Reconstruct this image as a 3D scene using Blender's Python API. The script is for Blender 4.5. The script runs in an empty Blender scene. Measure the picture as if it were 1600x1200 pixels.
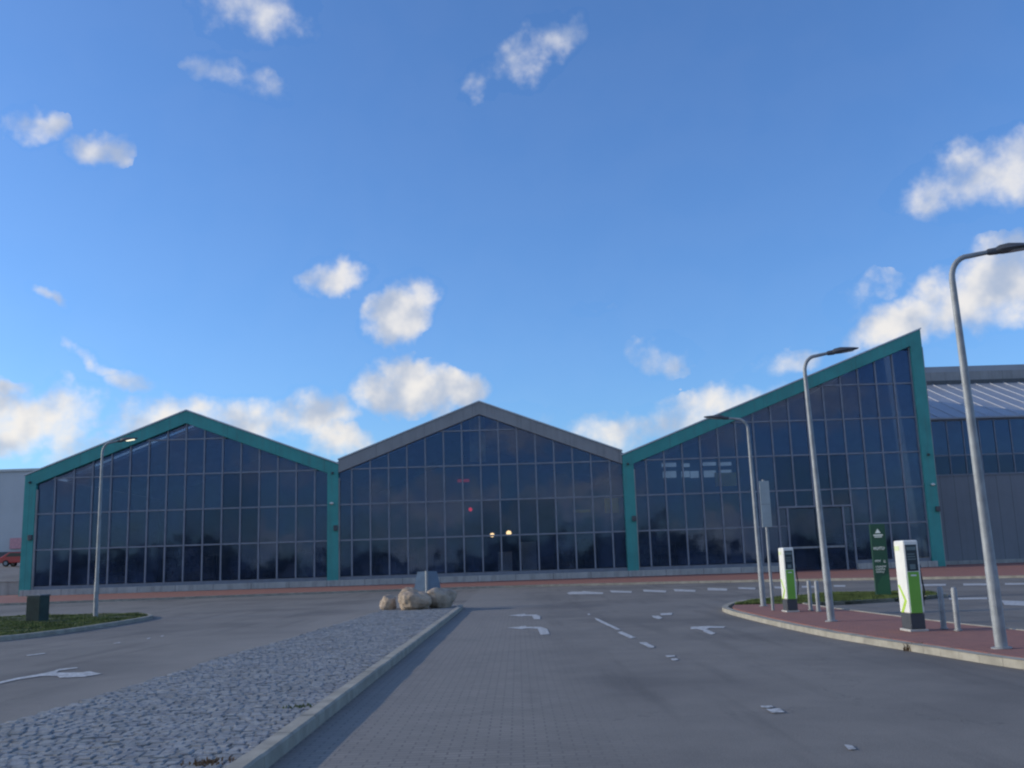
import bpy, bmesh, math, random
from math import radians as R, sin, cos, pi
from mathutils import Vector, Matrix
from mathutils.geometry import tessellate_polygon
random.seed(7)
S = bpy.context.scene
# ------------------------------------------------------------------ camera
FPX, PITCH, ROLL, EYE = 1545.6, .1806, -.0322, 1.5
FW = Vector((0, cos(PITCH), sin(PITCH))); U0 = Vector((0, -sin(PITCH), cos(PITCH))); R0 = Vector((1, 0, 0))
RT = R0*cos(ROLL) + U0*sin(ROLL); UP = -R0*sin(ROLL) + U0*cos(ROLL)
cam = bpy.data.cameras.new('camera'); co = bpy.data.objects.new('camera', cam); S.collection.objects.link(co)
m = Matrix((RT, UP, -FW)).transposed().to_4x4(); m.translation = (0, 0, EYE); co.matrix_world = m
cam.sensor_width = 36; cam.lens = 36*FPX/1600; cam.clip_start = .1; cam.clip_end = 6000
S.camera = co
# ------------------------------------------------------------------ light
SUN_EL, SUN_AZ = R(17), R(-86)          # azimuth from +Y towards +X; the sun stands low on the left
sd = Vector((cos(SUN_EL)*sin(SUN_AZ), cos(SUN_EL)*cos(SUN_AZ), sin(SUN_EL)))
sl = bpy.data.lights.new('sun', 'SUN'); so = bpy.data.objects.new('sun', sl); S.collection.objects.link(so)
so.rotation_euler = sd.to_track_quat('Z', 'Y').to_euler(); so.location = (-40, 0, 40)
sl.energy = 2.0; sl.angle = R(.5); sl.color = (1, .88, .70)
S.view_settings.view_transform = 'Standard'; S.view_settings.look = 'None'
S.view_settings.exposure = 0.5; S.view_settings.gamma = 1; S.view_settings.use_curve_mapping = False
S.cycles.filter_width = 2.2
SKY_STRENGTH = .142

def raydir(px, py):
    return (FW*FPX + RT*(px-800) - UP*(py-600)).normalized()

class NT:
    """small helper for node trees"""
    def __init__(s, tree): s.t = tree; s.n = tree.nodes; s.l = tree.links
    def new(s, typ, **k):
        n = s.n.new(typ)
        for a, b in k.items(): setattr(n, a, b)
        return n
    def put(s, sock, v):
        if hasattr(v, 'is_linked') or hasattr(v, 'links'): s.l.new(v, sock)
        else:
            try: sock.default_value = v
            except Exception: sock.default_value = (*v, 1)
    def math(s, op, a, b=None, c=None, clamp=False):
        n = s.new('ShaderNodeMath', operation=op, use_clamp=clamp)
        for i, v in enumerate((a, b, c)):
            if v is not None: s.put(n.inputs[i], v)
        return n.outputs[0]
    def vmath(s, op, a, b=None, out=0):
        n = s.new('ShaderNodeVectorMath', operation=op); s.put(n.inputs[0], a)
        if b is not None:
            if op == 'SCALE': s.put(n.inputs['Scale'], b)
            else: s.put(n.inputs[1], b)
        return n.outputs[out]
    def mix(s, f, a, b, typ='RGBA', blend='MIX'):
        n = s.new('ShaderNodeMix', data_type=typ)
        if typ == 'RGBA': n.blend_type = blend; i = (0, 6, 7); o = 2
        else: i = (0, 2, 3); o = 0
        for k, v in zip(i, (f, a, b)): s.put(n.inputs[k], v)
        return n.outputs[o]
    def ramp(s, v, lo, hi, a=0, b=1, smooth=True):
        n = s.new('ShaderNodeMapRange', interpolation_type='SMOOTHSTEP' if smooth else 'LINEAR')
        s.put(n.inputs[0], v); s.put(n.inputs[1], lo); s.put(n.inputs[2], hi); s.put(n.inputs[3], a); s.put(n.inputs[4], b)
        return n.outputs[0]
    def noise(s, v, scale, detail=4, rough=.55, out=0, dist=0):
        n = s.new('ShaderNodeTexNoise'); s.put(n.inputs['Vector'], v); n.inputs['Scale'].default_value = scale
        n.inputs['Detail'].default_value = detail; n.inputs['Roughness'].default_value = rough; n.inputs['Distortion'].default_value = dist
        return n.outputs[out]

# ------------------------------------------------------------------ sky with clouds (all by direction)
W = bpy.data.worlds.new('World'); S.world = W; W.use_nodes = True; W.node_tree.nodes.clear()
w = NT(W.node_tree)
sky = w.new('ShaderNodeTexSky', sky_type='NISHITA'); sky.sun_disc = False
sky.sun_elevation = SUN_EL; sky.sun_rotation = SUN_AZ; sky.air_density = 1.0; sky.dust_density = .9; sky.ozone_density = 2.2
D = w.new('ShaderNodeTexCoord').outputs['Generated']
wob = w.vmath('SUBTRACT', w.noise(D, 16, 4, .6, out=1), (.5, .5, .5))
wob2 = w.vmath('SUBTRACT', w.noise(D, 60, 3, .6, out=1), (.5, .5, .5))
Dw = w.vmath('ADD', w.vmath('ADD', D, w.vmath('SCALE', wob, .055)), w.vmath('SCALE', wob2, .010))
# photo place, half width, half height, tilt (deg, up to the right positive), weight
CL = [(400, 18, 92, 58, -10, .62), (372, 128, 82, 30, -22, .5), (55, 190, 50, 30, -8, .8), (150, 232, 42, 32, 0, .8),
      (770, 118, 52, 26, 10, .5), (845, 78, 78, 44, 30, .62), (1545, 272, 130, 62, 16, .95), (1560, 450, 140, 66, 18, 1.0), (1420, 512, 110, 46, 16, 1),
      (516, 436, 64, 32, 14, .85), (616, 494, 56, 50, 30, 1.0), (645, 466, 52, 34, 40, .75), (640, 605, 84, 54, 0, 1.15), (712, 606, 52, 36, 0, .95),
      (1033, 560, 58, 30, 0, .45), (75, 468, 28, 15, -20, .7), (160, 566, 60, 18, -30, .62), (196, 592, 38, 24, 0, .8),
      (20, 655, 70, 58, 0, .95), (95, 650, 70, 56, 10, .9), (250, 650, 90, 44, 0, 1), (370, 655, 80, 40, 0, .85), (485, 650, 80, 46, 12, .9), (522, 694, 60, 32, 0, .9),
      (180, 700, 110, 34, 0, .7), (960, 672, 90, 34, 0, .7), (1120, 640, 130, 44, 8, .7), (1225, 575, 70, 22, 15, .45), (1352, 462, 62, 30, 20, .55),
      (15, 608, 42, 20, 0, .8), (930, 482, 40, 12, 10, .22), (820, 650, 60, 26, 0, .3), (880, 700, 160, 26, 0, .45), (1160, 690, 140, 30, 0, .5), (300, 730, 320, 26, 0, .5)]
M = None
for (px, py, a, b, tl, wt) in CL:
    a, b = a*.94, b*.92
    c = raydir(px, py); t = R(tl)
    ea = (RT*cos(t) + UP*sin(t)); ea = (ea - c*ea.dot(c)).normalized(); eb = c.cross(ea)
    da = w.vmath('DOT_PRODUCT', Dw, tuple(ea*FPX/a), out=1); db = w.vmath('DOT_PRODUCT', Dw, tuple(eb*FPX/b), out=1)
    dc = w.vmath('DOT_PRODUCT', D, tuple(c), out=1)
    r2 = w.math('ADD', w.math('MULTIPLY', da, da), w.math('MULTIPLY', db, db))
    v = w.math('MULTIPLY', w.math('SUBTRACT', 1.25, r2), wt)
    v = w.math('MULTIPLY', v, w.math('GREATER_THAN', dc, .5))
    M = v if M is None else w.math('MAXIMUM', M, v)
fb = w.noise(D, 22, 5, .54); fb2 = w.noise(D, 9, 4, .6)
dens = w.math('ADD', w.math('MULTIPLY', M, .85), w.math('MULTIPLY', w.math('SUBTRACT', fb, .56), 2.6))
dens = w.math('MULTIPLY', dens, w.math('GREATER_THAN', M, 0))
alpha = w.ramp(dens, -.08, 1.0)
# the sky behind the viewer: broken cloud all over
sy = w.new('ShaderNodeSeparateXYZ'); w.put(sy.inputs[0], D)
beh = w.ramp(sy.outputs[1], .15, -.2)
squ = w.vmath('MULTIPLY', D, (1, 1, 2.6))
a2 = w.math('MULTIPLY', w.ramp(w.noise(squ, 5, 6, .6), .47, .62), beh)
alpha = w.math('MAXIMUM', alpha, a2)
# cloud tone: sunlit from the left, grey underneath
lo_ = w.noise(D, 15, 4, .5); lit = w.noise(w.vmath('ADD', D, tuple(sd*.012 + Vector((0, 0, .022)))), 15, 4, .5)
tone = w.ramp(w.math('ADD', w.math('MULTIPLY', w.math('SUBTRACT', lo_, lit), 2.6), w.math('MULTIPLY', w.math('SUBTRACT', .62, fb2), .9)), -.35, .45)
ccol = w.mix(tone, (.33, .38, .47, 1), (.66, .63, .59, 1))
warm = w.ramp(sy.outputs[2], .10, .42)
ccol = w.mix(w.math('MULTIPLY', warm, .35), ccol, (.62, .74, 1.0, 1), blend='MULTIPLY')
skyc = w.mix(1.0, sky.outputs[0], (.50, .75, 1.10, 1), blend='MULTIPLY')
skyc = w.vmath('SCALE', skyc, SKY_STRENGTH)
final = w.mix(w.math('MULTIPLY', alpha, .95), skyc, ccol)
bg = w.new('ShaderNodeBackground'); w.put(bg.inputs[0], final); bg.inputs[1].default_value = 1.0
w.l.new(bg.outputs[0], w.new('ShaderNodeOutputWorld').inputs[0])
W.cycles.sampling_method = 'MANUAL'; W.cycles.sample_map_resolution = 512

# ------------------------------------------------------------------ helpers
def hgt(y):
    return 0 if y < 36 else (.22*(y-36)/25 if y < 61 else .22)
def G(px, py, o=0):
    """point of the ground seen at a place of the photo"""
    d = raydir(px, py); y = 30
    for _ in range(60):
        t = (hgt(y)+o-EYE)/d.z; y = .5*y + .5*t*d.y
    return (t*d.x, y)
def PY(px, py, y):
    d = raydir(px, py); t = y/d.y
    return (t*d.x, EYE+t*d.z)
class MB:
    def __init__(s): s.v = []; s.f = []
    def add(s, vs, fs):
        n = len(s.v); s.v += [tuple(v) for v in vs]; s.f += [tuple(n+i for i in f) for f in fs]; return s
    def box(s, x0, x1, y0, y1, z0, z1):
        return s.add([(x, y, z) for z in (z0, z1) for y in (y0, y1) for x in (x0, x1)],
                     [(0, 2, 3, 1), (4, 5, 7, 6), (0, 1, 5, 4), (1, 3, 7, 5), (3, 2, 6, 7), (2, 0, 4, 6)])
    def prism(s, pts, y0, y1):
        """polygon in x,z swept from y0 to y1 (pts counter-clockwise seen from -y)"""
        n = len(pts); tr = tessellate_polygon([[Vector((p[0], p[1], 0)) for p in pts]])
        vs = [(p[0], y0, p[1]) for p in pts] + [(p[0], y1, p[1]) for p in pts]
        fs = [tuple(t) for t in tr] + [tuple(i+n for i in reversed(t)) for t in tr]
        fs += [(i, i+n, (i+1) % n+n, (i+1) % n) for i in range(n)]
        return s.add(vs, fs)
    def slab(s, pts, z0, z1, follow=True, kids=True):
        """polygon in x,y swept in z, following the ground"""
        n = len(pts); tr = tessellate_polygon([[Vector((p[0], p[1], 0)) for p in pts]])
        hh = [hgt(p[1]) if follow else 0 for p in pts]
        vs = [(p[0], p[1], z0+k) for p, k in zip(pts, hh)] + [(p[0], p[1], z1+k) for p, k in zip(pts, hh)]
        fs = [tuple(i+n for i in t) for t in tr]
        if z1-z0 > .001: fs += [(i, (i+1) % n, (i+1) % n+n, i+n) for i in range(n)] + [tuple(reversed(t)) for t in tr]
        return s.add(vs, fs)
    def tube(s, path, rad, seg=12, caps=True):
        path = [Vector(p) for p in path]; n0 = len(s.v)
        if not hasattr(rad, '__len__'): rad = [rad]*len(path)
        ref = Vector((.31, .9, .17)).normalized()
        for i, p in enumerate(path):
            d = (path[min(i+1, len(path)-1)]-path[max(i-1, 0)]).normalized()
            a = d.cross(ref).normalized(); b = d.cross(a)
            for k in range(seg):
                t = 2*pi*k/seg; s.v.append(tuple(p+(a*cos(t)+b*sin(t))*rad[i]))
        for i in range(len(path)-1):
            for k in range(seg):
                k2 = (k+1) % seg; s.f.append((n0+i*seg+k, n0+i*seg+k2, n0+(i+1)*seg+k2, n0+(i+1)*seg+k))
        if caps:
            s.f.append(tuple(n0+k for k in range(seg))); s.f.append(tuple(n0+(len(path)-1)*seg+k for k in reversed(range(seg))))
        return s
    def build(s, name, mat, parent=None, smooth=False, bevel=0, tri=False):
        me = bpy.data.meshes.new(name); me.from_pydata(s.v, [], s.f); me.update()
        bm = bmesh.new(); bm.from_mesh(me); bmesh.ops.recalc_face_normals(bm, faces=bm.faces) if not tri else None
        if smooth:
            for f in bm.faces: f.smooth = True
        bm.to_mesh(me); bm.free()
        if smooth: me.set_sharp_from_angle(angle=R(40))
        me.materials.append(mat)
        o = bpy.data.objects.new(name, me); S.collection.objects.link(o)
        if parent: o.parent = parent
        if bevel:
            b = o.modifiers.new('b', 'BEVEL'); b.width = bevel; b.segments = 2; b.limit_method = 'ANGLE'
        return o
def tag(o, label=None, cat=None, group=None, kind=None):
    for k, v in (('label', label), ('category', cat), ('group', group), ('kind', kind)):
        if v: o[k] = v
    return o
def empty(name, loc, rz=0):
    o = bpy.data.objects.new(name, None); S.collection.objects.link(o); o.location = loc; o.rotation_euler.z = rz; o.empty_display_size = .3
    return o
def copy_tree(o, parent=None):
    c = o.copy(); S.collection.objects.link(c); c.parent = parent
    for ch in [x for x in list(bpy.data.objects) if x.parent == o]: copy_tree(ch, c)
    return c
def structure(o, label=None): o['kind'] = 'structure'; return tag(o, label)

# ------------------------------------------------------------------ materials
def mat(name, col, rough=.6, var=.12, scale=3, metal=0, bump=0, bscale=60, spec=.5, coat=0, extra=None):
    m = bpy.data.materials.new(name); m.use_nodes = True; t = NT(m.node_tree); p = m.node_tree.nodes['Principled BSDF']
    P = t.new('ShaderNodeTexCoord').outputs['Object']
    n = t.noise(P, scale, 5, .6)
    c = t.mix(t.ramp(n, .3, .7), tuple(x*(1-var) for x in col)+(1,), tuple(min(1, x*(1+var)) for x in col)+(1,))
    if extra: c = extra(t, P, c)
    t.put(p.inputs['Base Color'], c); p.inputs['Roughness'].default_value = rough; p.inputs['Metallic'].default_value = metal
    p.inputs['Specular IOR Level'].default_value = spec; p.inputs['Coat Weight'].default_value = coat
    if bump:
        b = t.new('ShaderNodeBump'); b.inputs['Strength'].default_value = bump; b.inputs['Distance'].default_value = .02
        t.put(b.inputs['Height'], t.noise(P, bscale, 4, .6)); t.put(p.inputs['Normal'], b.outputs[0])
    return m
def emis(name, col, st):
    m = bpy.data.materials.new(name); m.use_nodes = True; t = NT(m.node_tree); t.n.clear()
    e = t.new('ShaderNodeEmission'); e.inputs[0].default_value = (*col, 1); e.inputs[1].default_value = st
    t.l.new(e.outputs[0], t.new('ShaderNodeOutputMaterial').inputs[0]); return m

def asphalt_extra(t, P, c):
    fine = t.noise(P, 90, 3, .7)
    c = t.mix(t.ramp(fine, .35, .68), c, (.24, .22, .20, 1))
    big = t.noise(P, .22, 4, .55)
    c = t.mix(t.ramp(big, .42, .66, 0, .55), c, (.09, .084, .080, 1))
    sp = t.new('ShaderNodeMapping'); sp.inputs['Scale'].default_value = (1.6, .12, 1); t.put(sp.inputs[0], P)
    c = t.mix(t.ramp(t.noise(sp.outputs[0], 1.0, 4, .6), .5, .72, 0, .45), c, (.085, .078, .072, 1))
    ag = t.new('ShaderNodeTexVoronoi'); t.put(ag.inputs['Vector'], P); ag.inputs['Scale'].default_value = 55
    c = t.mix(t.ramp(ag.outputs['Distance'], .12, .3, .55, 0), c, (.27, .26, .25, 1))
    crk = t.new('ShaderNodeTexVoronoi', feature='DISTANCE_TO_EDGE'); t.put(crk.inputs['Vector'], t.vmath('ADD', P, t.vmath('SCALE', t.noise(P, .8, 4, .7, out=1), 2.2))); crk.inputs['Scale'].default_value = .16
    c = t.mix(t.ramp(crk.outputs['Distance'], .001, .003, .3, 0), c, (.035, .034, .034, 1))
    dots = t.noise(P, 26, 2, .5)
    c = t.mix(t.ramp(dots, .70, .76, 0, .5), c, (.03, .03, .033, 1))
    # dusty band where tyres never run, and long darker wheel tracks along the lane
    sx = t.new('ShaderNodeSeparateXYZ'); t.put(sx.inputs[0], P)
    wv = t.math('ADD', sx.outputs[0], t.math('MULTIPLY', t.math('SUBTRACT', t.noise(P, .5, 2), .5), .9))
    dust = t.math('MULTIPLY', t.ramp(wv, .9, -1.9), t.math('GREATER_THAN', sx.outputs[0], -2.2))
    c = t.mix(t.math('MULTIPLY', dust, .3), c, (.26, .245, .225, 1))
    b = t.new('ShaderNodeTexBrick'); t.put(b.inputs['Vector'], P); t.put(b.inputs['Color1'], (.26, .24, .215, 1)); t.put(b.inputs['Color2'], (.215, .20, .18, 1))
    t.put(b.inputs['Mortar'], (.13, .122, .115, 1)); b.inputs['Scale'].default_value = 2.4; b.inputs['Mortar Size'].default_value = .022
    b.inputs['Brick Width'].default_value = .5; b.inputs['Row Height'].default_value = .25
    pm = t.math('MULTIPLY', t.ramp(wv, 1.6, -.4), t.math('GREATER_THAN', sx.outputs[0], -2.2))
    pm = t.math('MULTIPLY', pm, t.math('GREATER_THAN', sx.outputs[1], -9))
    c = t.mix(t.math('MULTIPLY', pm, t.ramp(t.noise(P, 2.2, 4), .3, .7, .35, .85)), c, b.outputs[0])
    dust2 = t.math('MULTIPLY', t.ramp(wv, -7.5, -5.2), t.math('LESS_THAN', sx.outputs[0], -4.4))
    c = t.mix(t.math('MULTIPLY', dust2, .5), c, (.27, .25, .225, 1))
    return c
M_ASPH = mat('asphalt', (.152, .140, .122), .85, .15, 1.2, bump=.35, bscale=70, spec=.35, extra=asphalt_extra)
def brick_extra(c1, c2, mortar, sc, bw=.5, rh=.25, msize=.03):
    def f(t, P, c):
        b = t.new('ShaderNodeTexBrick'); t.put(b.inputs['Vector'], P); t.put(b.inputs['Color1'], c1); t.put(b.inputs['Color2'], c2)
        t.put(b.inputs['Mortar'], mortar); b.inputs['Scale'].default_value = sc; b.inputs['Mortar Size'].default_value = msize
        b.inputs['Brick Width'].default_value = bw; b.inputs['Row Height'].default_value = rh
        return t.mix(t.ramp(t.noise(P, 1.3, 5, .6), .3, .75, .0, .45), b.outputs[0], c)
    return f
M_PAVER = mat('grey_pavers', (.17, .175, .185), .85, .15, 6, bump=.3, bscale=50, extra=brick_extra((.17, .175, .19, 1), (.14, .145, .155, 1), (.07, .07, .075, 1), 2.4, .5, .25, .018))
M_RED = mat('red_pavers', (.25, .115, .095), .85, .15, 8, bump=.3, bscale=50, extra=brick_extra((.34, .135, .095, 1), (.26, .105, .078, 1), (.12, .085, .075, 1), 2.4, .5, .25, .02))
M_KERB = mat('kerb_concrete', (.31, .285, .235), .85, .18, 3, bump=.3, bscale=45)
M_CONC = None
M_PAINT = mat('road_paint', (.50, .50, .49), .7, .16, 4, bump=.2, bscale=70, extra=lambda t, P, c: t.mix(t.ramp(t.noise(P, 14, 5, .7), .45, .62, 0, .8), c, (.17, .165, .16, 1)))
def sett_tone(t, P, c):
    v = t.new('ShaderNodeTexVoronoi'); t.put(v.inputs['Vector'], P); v.inputs['Scale'].default_value = 8.5
    sp = t.new('ShaderNodeSeparateXYZ'); t.put(sp.inputs[0], v.outputs['Color'])
    c = t.mix(t.ramp(sp.outputs[0], .6, 1, 0, .55), c, (.20, .20, .215, 1)); c = t.mix(t.ramp(sp.outputs[1], .7, 1, 0, .5), c, (.34, .335, .33, 1))
    return t.mix(t.ramp(t.noise(P, .9, 4, .6), .5, .75, 0, .5), c, (.20, .185, .16, 1))
M_SETT = mat('granite_sett', (.255, .25, .235), .6, .3, 5.5, bump=.6, bscale=38, spec=.5, extra=lambda t, P, c: t.mix(t.ramp(t.noise(P, 9, 2), .5, .72, 0, .7), sett_tone(t, P, c), (.17, .17, .18, 1)))
M_JOINT = mat('sett_joint', (.085, .085, .08), .95, .3, 10, bump=.5, bscale=80)
M_EARTH = mat('soil', (.05, .06, .03), .95, .3, 4)
M_GRASS = mat('grass_blade', (.085, .115, .035), .75, .45, 1.2, spec=.2)
M_GROUND = mat('plain_ground', (.12, .12, .125), .9, .15, .05)
def seams(step, axis=0, wd=.012, streak=.25):
    def f(t, P, c):
        sx = t.new('ShaderNodeSeparateXYZ'); t.put(sx.inputs[0], P)
        fr = t.math('FRACT', t.math('DIVIDE', t.math('ADD', sx.outputs[axis], .37), step))
        mp = t.new('ShaderNodeMapping'); mp.inputs['Scale'].default_value = (2.2, 2.2, .18); t.put(mp.inputs[0], P)
        c = t.mix(t.ramp(t.noise(mp.outputs[0], 1.5, 4, .6), .45, .75, 0, streak), c, (.10, .10, .10, 1))
        return t.mix(t.math('MULTIPLY', t.math('LESS_THAN', fr, wd/step*1.5), .7), c, (.02, .025, .03, 1))
    return f
M_TEAL = mat('teal_cladding', (.05, .30, .28), .42, .10, .8, spec=.4, extra=seams(3.3))
M_GREYC = mat('grey_cladding', (.28, .28, .285), .5, .08, .8, spec=.35, extra=seams(3.3))
M_BAR = mat('glazing_bar', (.215, .235, .28), .45, .12, 2, spec=.4)
M_FLASH = mat('flashing', (.45, .45, .47), .35, .1, 2, metal=.6)
M_SILL = mat('sill', (.17, .185, .22), .5, .1, 2)
M_ROOF = mat('roof_sheet', (.26, .28, .32), .45, .1, .5)
M_GALV = mat('galvanised_steel', (.27, .285, .30), .6, .16, 5, metal=.2)
M_DARKM = mat('dark_metal', (.07, .075, .085), .45, .15, 6)
M_WHITEP = mat('white_paint', (.76, .75, .70), .4, .05, 3, spec=.5)
M_GREEN = mat('green_panel', (.17, .42, .05), .45, .06, 3)
M_LIME = mat('lime_stripe', (.42, .62, .06), .45, .06, 3)
M_SCREEN = mat('screen_dark', (.025, .04, .055), .2, .1, 3)
M_SCRG = mat('screen_grey', (.12, .17, .18), .35, .1, 3)
M_BASE = mat('charcoal_base', (.05, .055, .065), .6, .12, 5)
M_TOTEM = mat('dark_green_panel', (.014, .06, .035), .4, .1, 2)
M_TOTEM2 = mat('green_blob', (.02, .09, .042), .4, .1, 2)
M_CAB = mat('cabinet_green', (.02, .04, .035), .6, .2, 4)
M_CABT = mat('cabinet_top', (.10, .12, .13), .6, .2, 4)
M_WHITE = mat('white_lettering', (.72, .76, .72), .5, .04, 3)
M_ROCK = mat('boulder', (.37, .285, .21), .85, .35, 2.2, bump=.9, bscale=9, extra=lambda t, P, c: t.mix(t.ramp(t.noise(P, 5, 5, .7), .5, .7, 0, .6), c, (.14, .11, .09, 1)))
M_SIGNB = mat('sign_back', (.13, .19, .27), .45, .1, 3, metal=.3)
M_WALLG = mat('cladding_wall', (.20, .215, .245), .55, .06, .4, extra=seams(1.1, 0, .02, .15))
M_CONC = mat('concrete', (.42, .41, .385), .85, .14, 1.2, bump=.2, bscale=20, extra=seams(2.5, 0, .02, .4))
M_WARE = mat('warehouse_wall', (.50, .51, .52), .7, .05, .2)
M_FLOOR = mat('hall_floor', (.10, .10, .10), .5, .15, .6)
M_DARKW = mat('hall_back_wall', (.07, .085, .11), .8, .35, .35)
M_YEL = mat('yellow_banner', (.85, .55, .04), .6, .1, 2)
M_OLIVE = mat('olive_panel', (.42, .40, .24), .6, .3, .9)
M_PALE = mat('pale_partition', (.6, .68, .68), .6, .15, .8)
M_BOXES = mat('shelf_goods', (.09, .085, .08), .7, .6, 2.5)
M_TYRE = mat('rubber', (.02, .02, .02), .8, .1, 5)
M_REDP = mat('red_paint', (.42, .02, .025), .35, .05, 3, coat=.5)
M_CARW = mat('car_window', (.03, .035, .04), .1, .1, 3)
M_LEAF = mat('far_leaves', (.04, .06, .025), .9, .5, .3)
M_BROWN = mat('dead_leaf', (.14, .08, .04), .9, .3, 10)
E_WARM = emis('warm_lamp', (1, .62, .28), 2.6); E_RED = emis('red_lamp', (1, .03, .06), .7); E_DAY = emis('daylit_window', (.55, .75, 1), .17)
E_GLINT = emis('glint_lens', (1, .93, .72), 1.1)  # glow standing for the sun glint on the left lantern

def glass(name, tint, gl, bumpy=.03):
    m = bpy.data.materials.new(name); m.use_nodes = True; t = NT(m.node_tree); t.n.clear()
    tr = t.new('ShaderNodeBsdfTransparent'); tr.inputs[0].default_value = (*tint, 1)
    g = t.new('ShaderNodeBsdfGlossy'); g.inputs['Roughness'].default_value = .045; g.inputs['Color'].default_value = (*gl, 1)
    oi = t.new('ShaderNodeObjectInfo').outputs['Random']
    geo = t.new('ShaderNodeNewGeometry')
    P = t.new('ShaderNodeTexCoord').outputs['Object']
    # every pane sits at its own slight angle and is a little wavy
    j = t.vmath('SUBTRACT', t.noise(t.vmath('SCALE', (7.3, 3.1, 5.7), oi), 40, 1, out=1), (.5, .5, .5))
    wv = t.vmath('SUBTRACT', t.noise(P, .7, 2, out=1), (.5, .5, .5))
    nrm = t.vmath('NORMALIZE', t.vmath('ADD', geo.outputs['Normal'], t.vmath('ADD', t.vmath('SCALE', j, .022), t.vmath('SCALE', wv, bumpy))))
    t.put(g.inputs['Normal'], nrm)
    fr = t.new('ShaderNodeFresnel'); fr.inputs['IOR'].default_value = 1.55
    mx = t.new('ShaderNodeMixShader'); t.put(mx.inputs[0], t.math('MULTIPLY', fr.outputs[0], 1.5)); t.l.new(tr.outputs[0], mx.inputs[1]); t.l.new(g.outputs[0], mx.inputs[2])
    # patchy blue film put into the colour to lighten the near-black panes
    df = t.new('ShaderNodeBsdfDiffuse'); df.inputs[0].default_value = (.11, .165, .30, 1)
    m2 = t.new('ShaderNodeMixShader'); t.put(m2.inputs[0], t.ramp(t.noise(P, .45, 5, .6), .35, .7, .07, .24)); t.l.new(mx.outputs[0], m2.inputs[1]); t.l.new(df.outputs[0], m2.inputs[2])
    t.l.new(m2.outputs[0], t.new('ShaderNodeOutputMaterial').inputs[0]); return m
M_GLASS = glass('tinted_glass', (.80, .85, .89), (.48, .60, .90))
M_GLASSC = glass('clear_dark_glass', (.72, .77, .82), (.36, .45, .64))

def clear_sheet():  # sheet for the added roof gap that brightens the hall interiors
    m = bpy.data.materials.new('added_roof_sheet'); m.use_nodes = True; t = NT(m.node_tree); t.n.clear()
    tr = t.new('ShaderNodeBsdfTransparent'); tr.inputs[0].default_value = (.5, .56, .62, 1); g = t.new('ShaderNodeBsdfGlossy'); g.inputs['Roughness'].default_value = .15
    mx = t.new('ShaderNodeMixShader'); mx.inputs[0].default_value = .12; t.l.new(tr.outputs[0], mx.inputs[1]); t.l.new(g.outputs[0], mx.inputs[2])
    t.l.new(mx.outputs[0], t.new('ShaderNodeOutputMaterial').inputs[0]); return m
M_ADDROOF = clear_sheet()
# ------------------------------------------------------------------ ground, roads, islands
def sheet(name, x0, x1, ys, mt, off, nx=1):
    b = MB(); xs = [x0+(x1-x0)*i/nx for i in range(nx+1)]
    vs = [(x, y, hgt(y)+off) for y in ys for x in xs]; k = nx+1
    b.add(vs, [(j*k+i, j*k+i+1, (j+1)*k+i+1, (j+1)*k+i) for j in range(len(ys)-1) for i in range(nx)])
    return structure(b.build(name, mt))
sheet('ground', -4000, 4000, [-4000, 36, 61, 4000], M_GROUND, -.06)
sheet('road', -90, 90, [-160, 36, 61, 67], M_ASPH, 0)

def dense(pts, step=1.0, closed=False):
    out = []; n = len(pts)
    for i in range(n if closed else n-1):
        a = Vector(pts[i]); b = Vector(pts[(i+1) % n]); k = max(1, int((b-a).length/step))
        out += [tuple(a.lerp(b, j/k)) for j in range(k)]
    if not closed: out.append(tuple(pts[-1]))
    return out
def smooth(pts, it=2, closed=False):
    for _ in range(it):
        q = []; n = len(pts)
        for i in range(n if closed else n-1):
            a = Vector(pts[i]); b = Vector(pts[(i+1) % n]); q += [tuple(a*.75+b*.25), tuple(a*.25+b*.75)]
        pts = q if closed else [tuple(pts[0])]+q+[tuple(pts[-1])]
    return pts
def kerb(name, line, width=.15, h=.12, mt=None, closed=False, label=None):
    """line of kerb stones, each with a small gap; the stones lie to the left of the line"""
    b = MB(); pts = dense(line, 1.0, closed)
    n = len(pts)
    nor = []
    for i in range(n):
        a = Vector(pts[i-1] if (closed or i) else pts[0]); c = Vector(pts[(i+1) % n] if (closed or i < n-1) else pts[-1])
        d = (c-a).normalized(); nor.append(Vector((-d.y, d.x)))
    for i in range(n if closed else n-1):
        j = (i+1) % n; a = Vector(pts[i]); c = Vector(pts[j]); g = (c-a)*.006
        dz = random.uniform(-.004, .004); ch = .018
        prof = [(0, -.05), (0, h-ch), (ch, h), (width-ch*.5, h), (width, h-ch*.5), (width, -.05)]
        vs = []
        for p, nn in ((a+g, nor[i]), (c-g, nor[j])):
            for (o, z) in prof:
                q = p+nn*o; vs.append((q.x, q.y, hgt(q.y)+z+dz))
        k = len(prof)
        b.add(vs, [(q, (q+1) % k, (q+1) % k+k, q+k) for q in range(k)]+[tuple(range(k)), tuple(range(2*k-1, k-1, -1))])
    return structure(b.build(name, mt or M_KERB), label)

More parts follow.
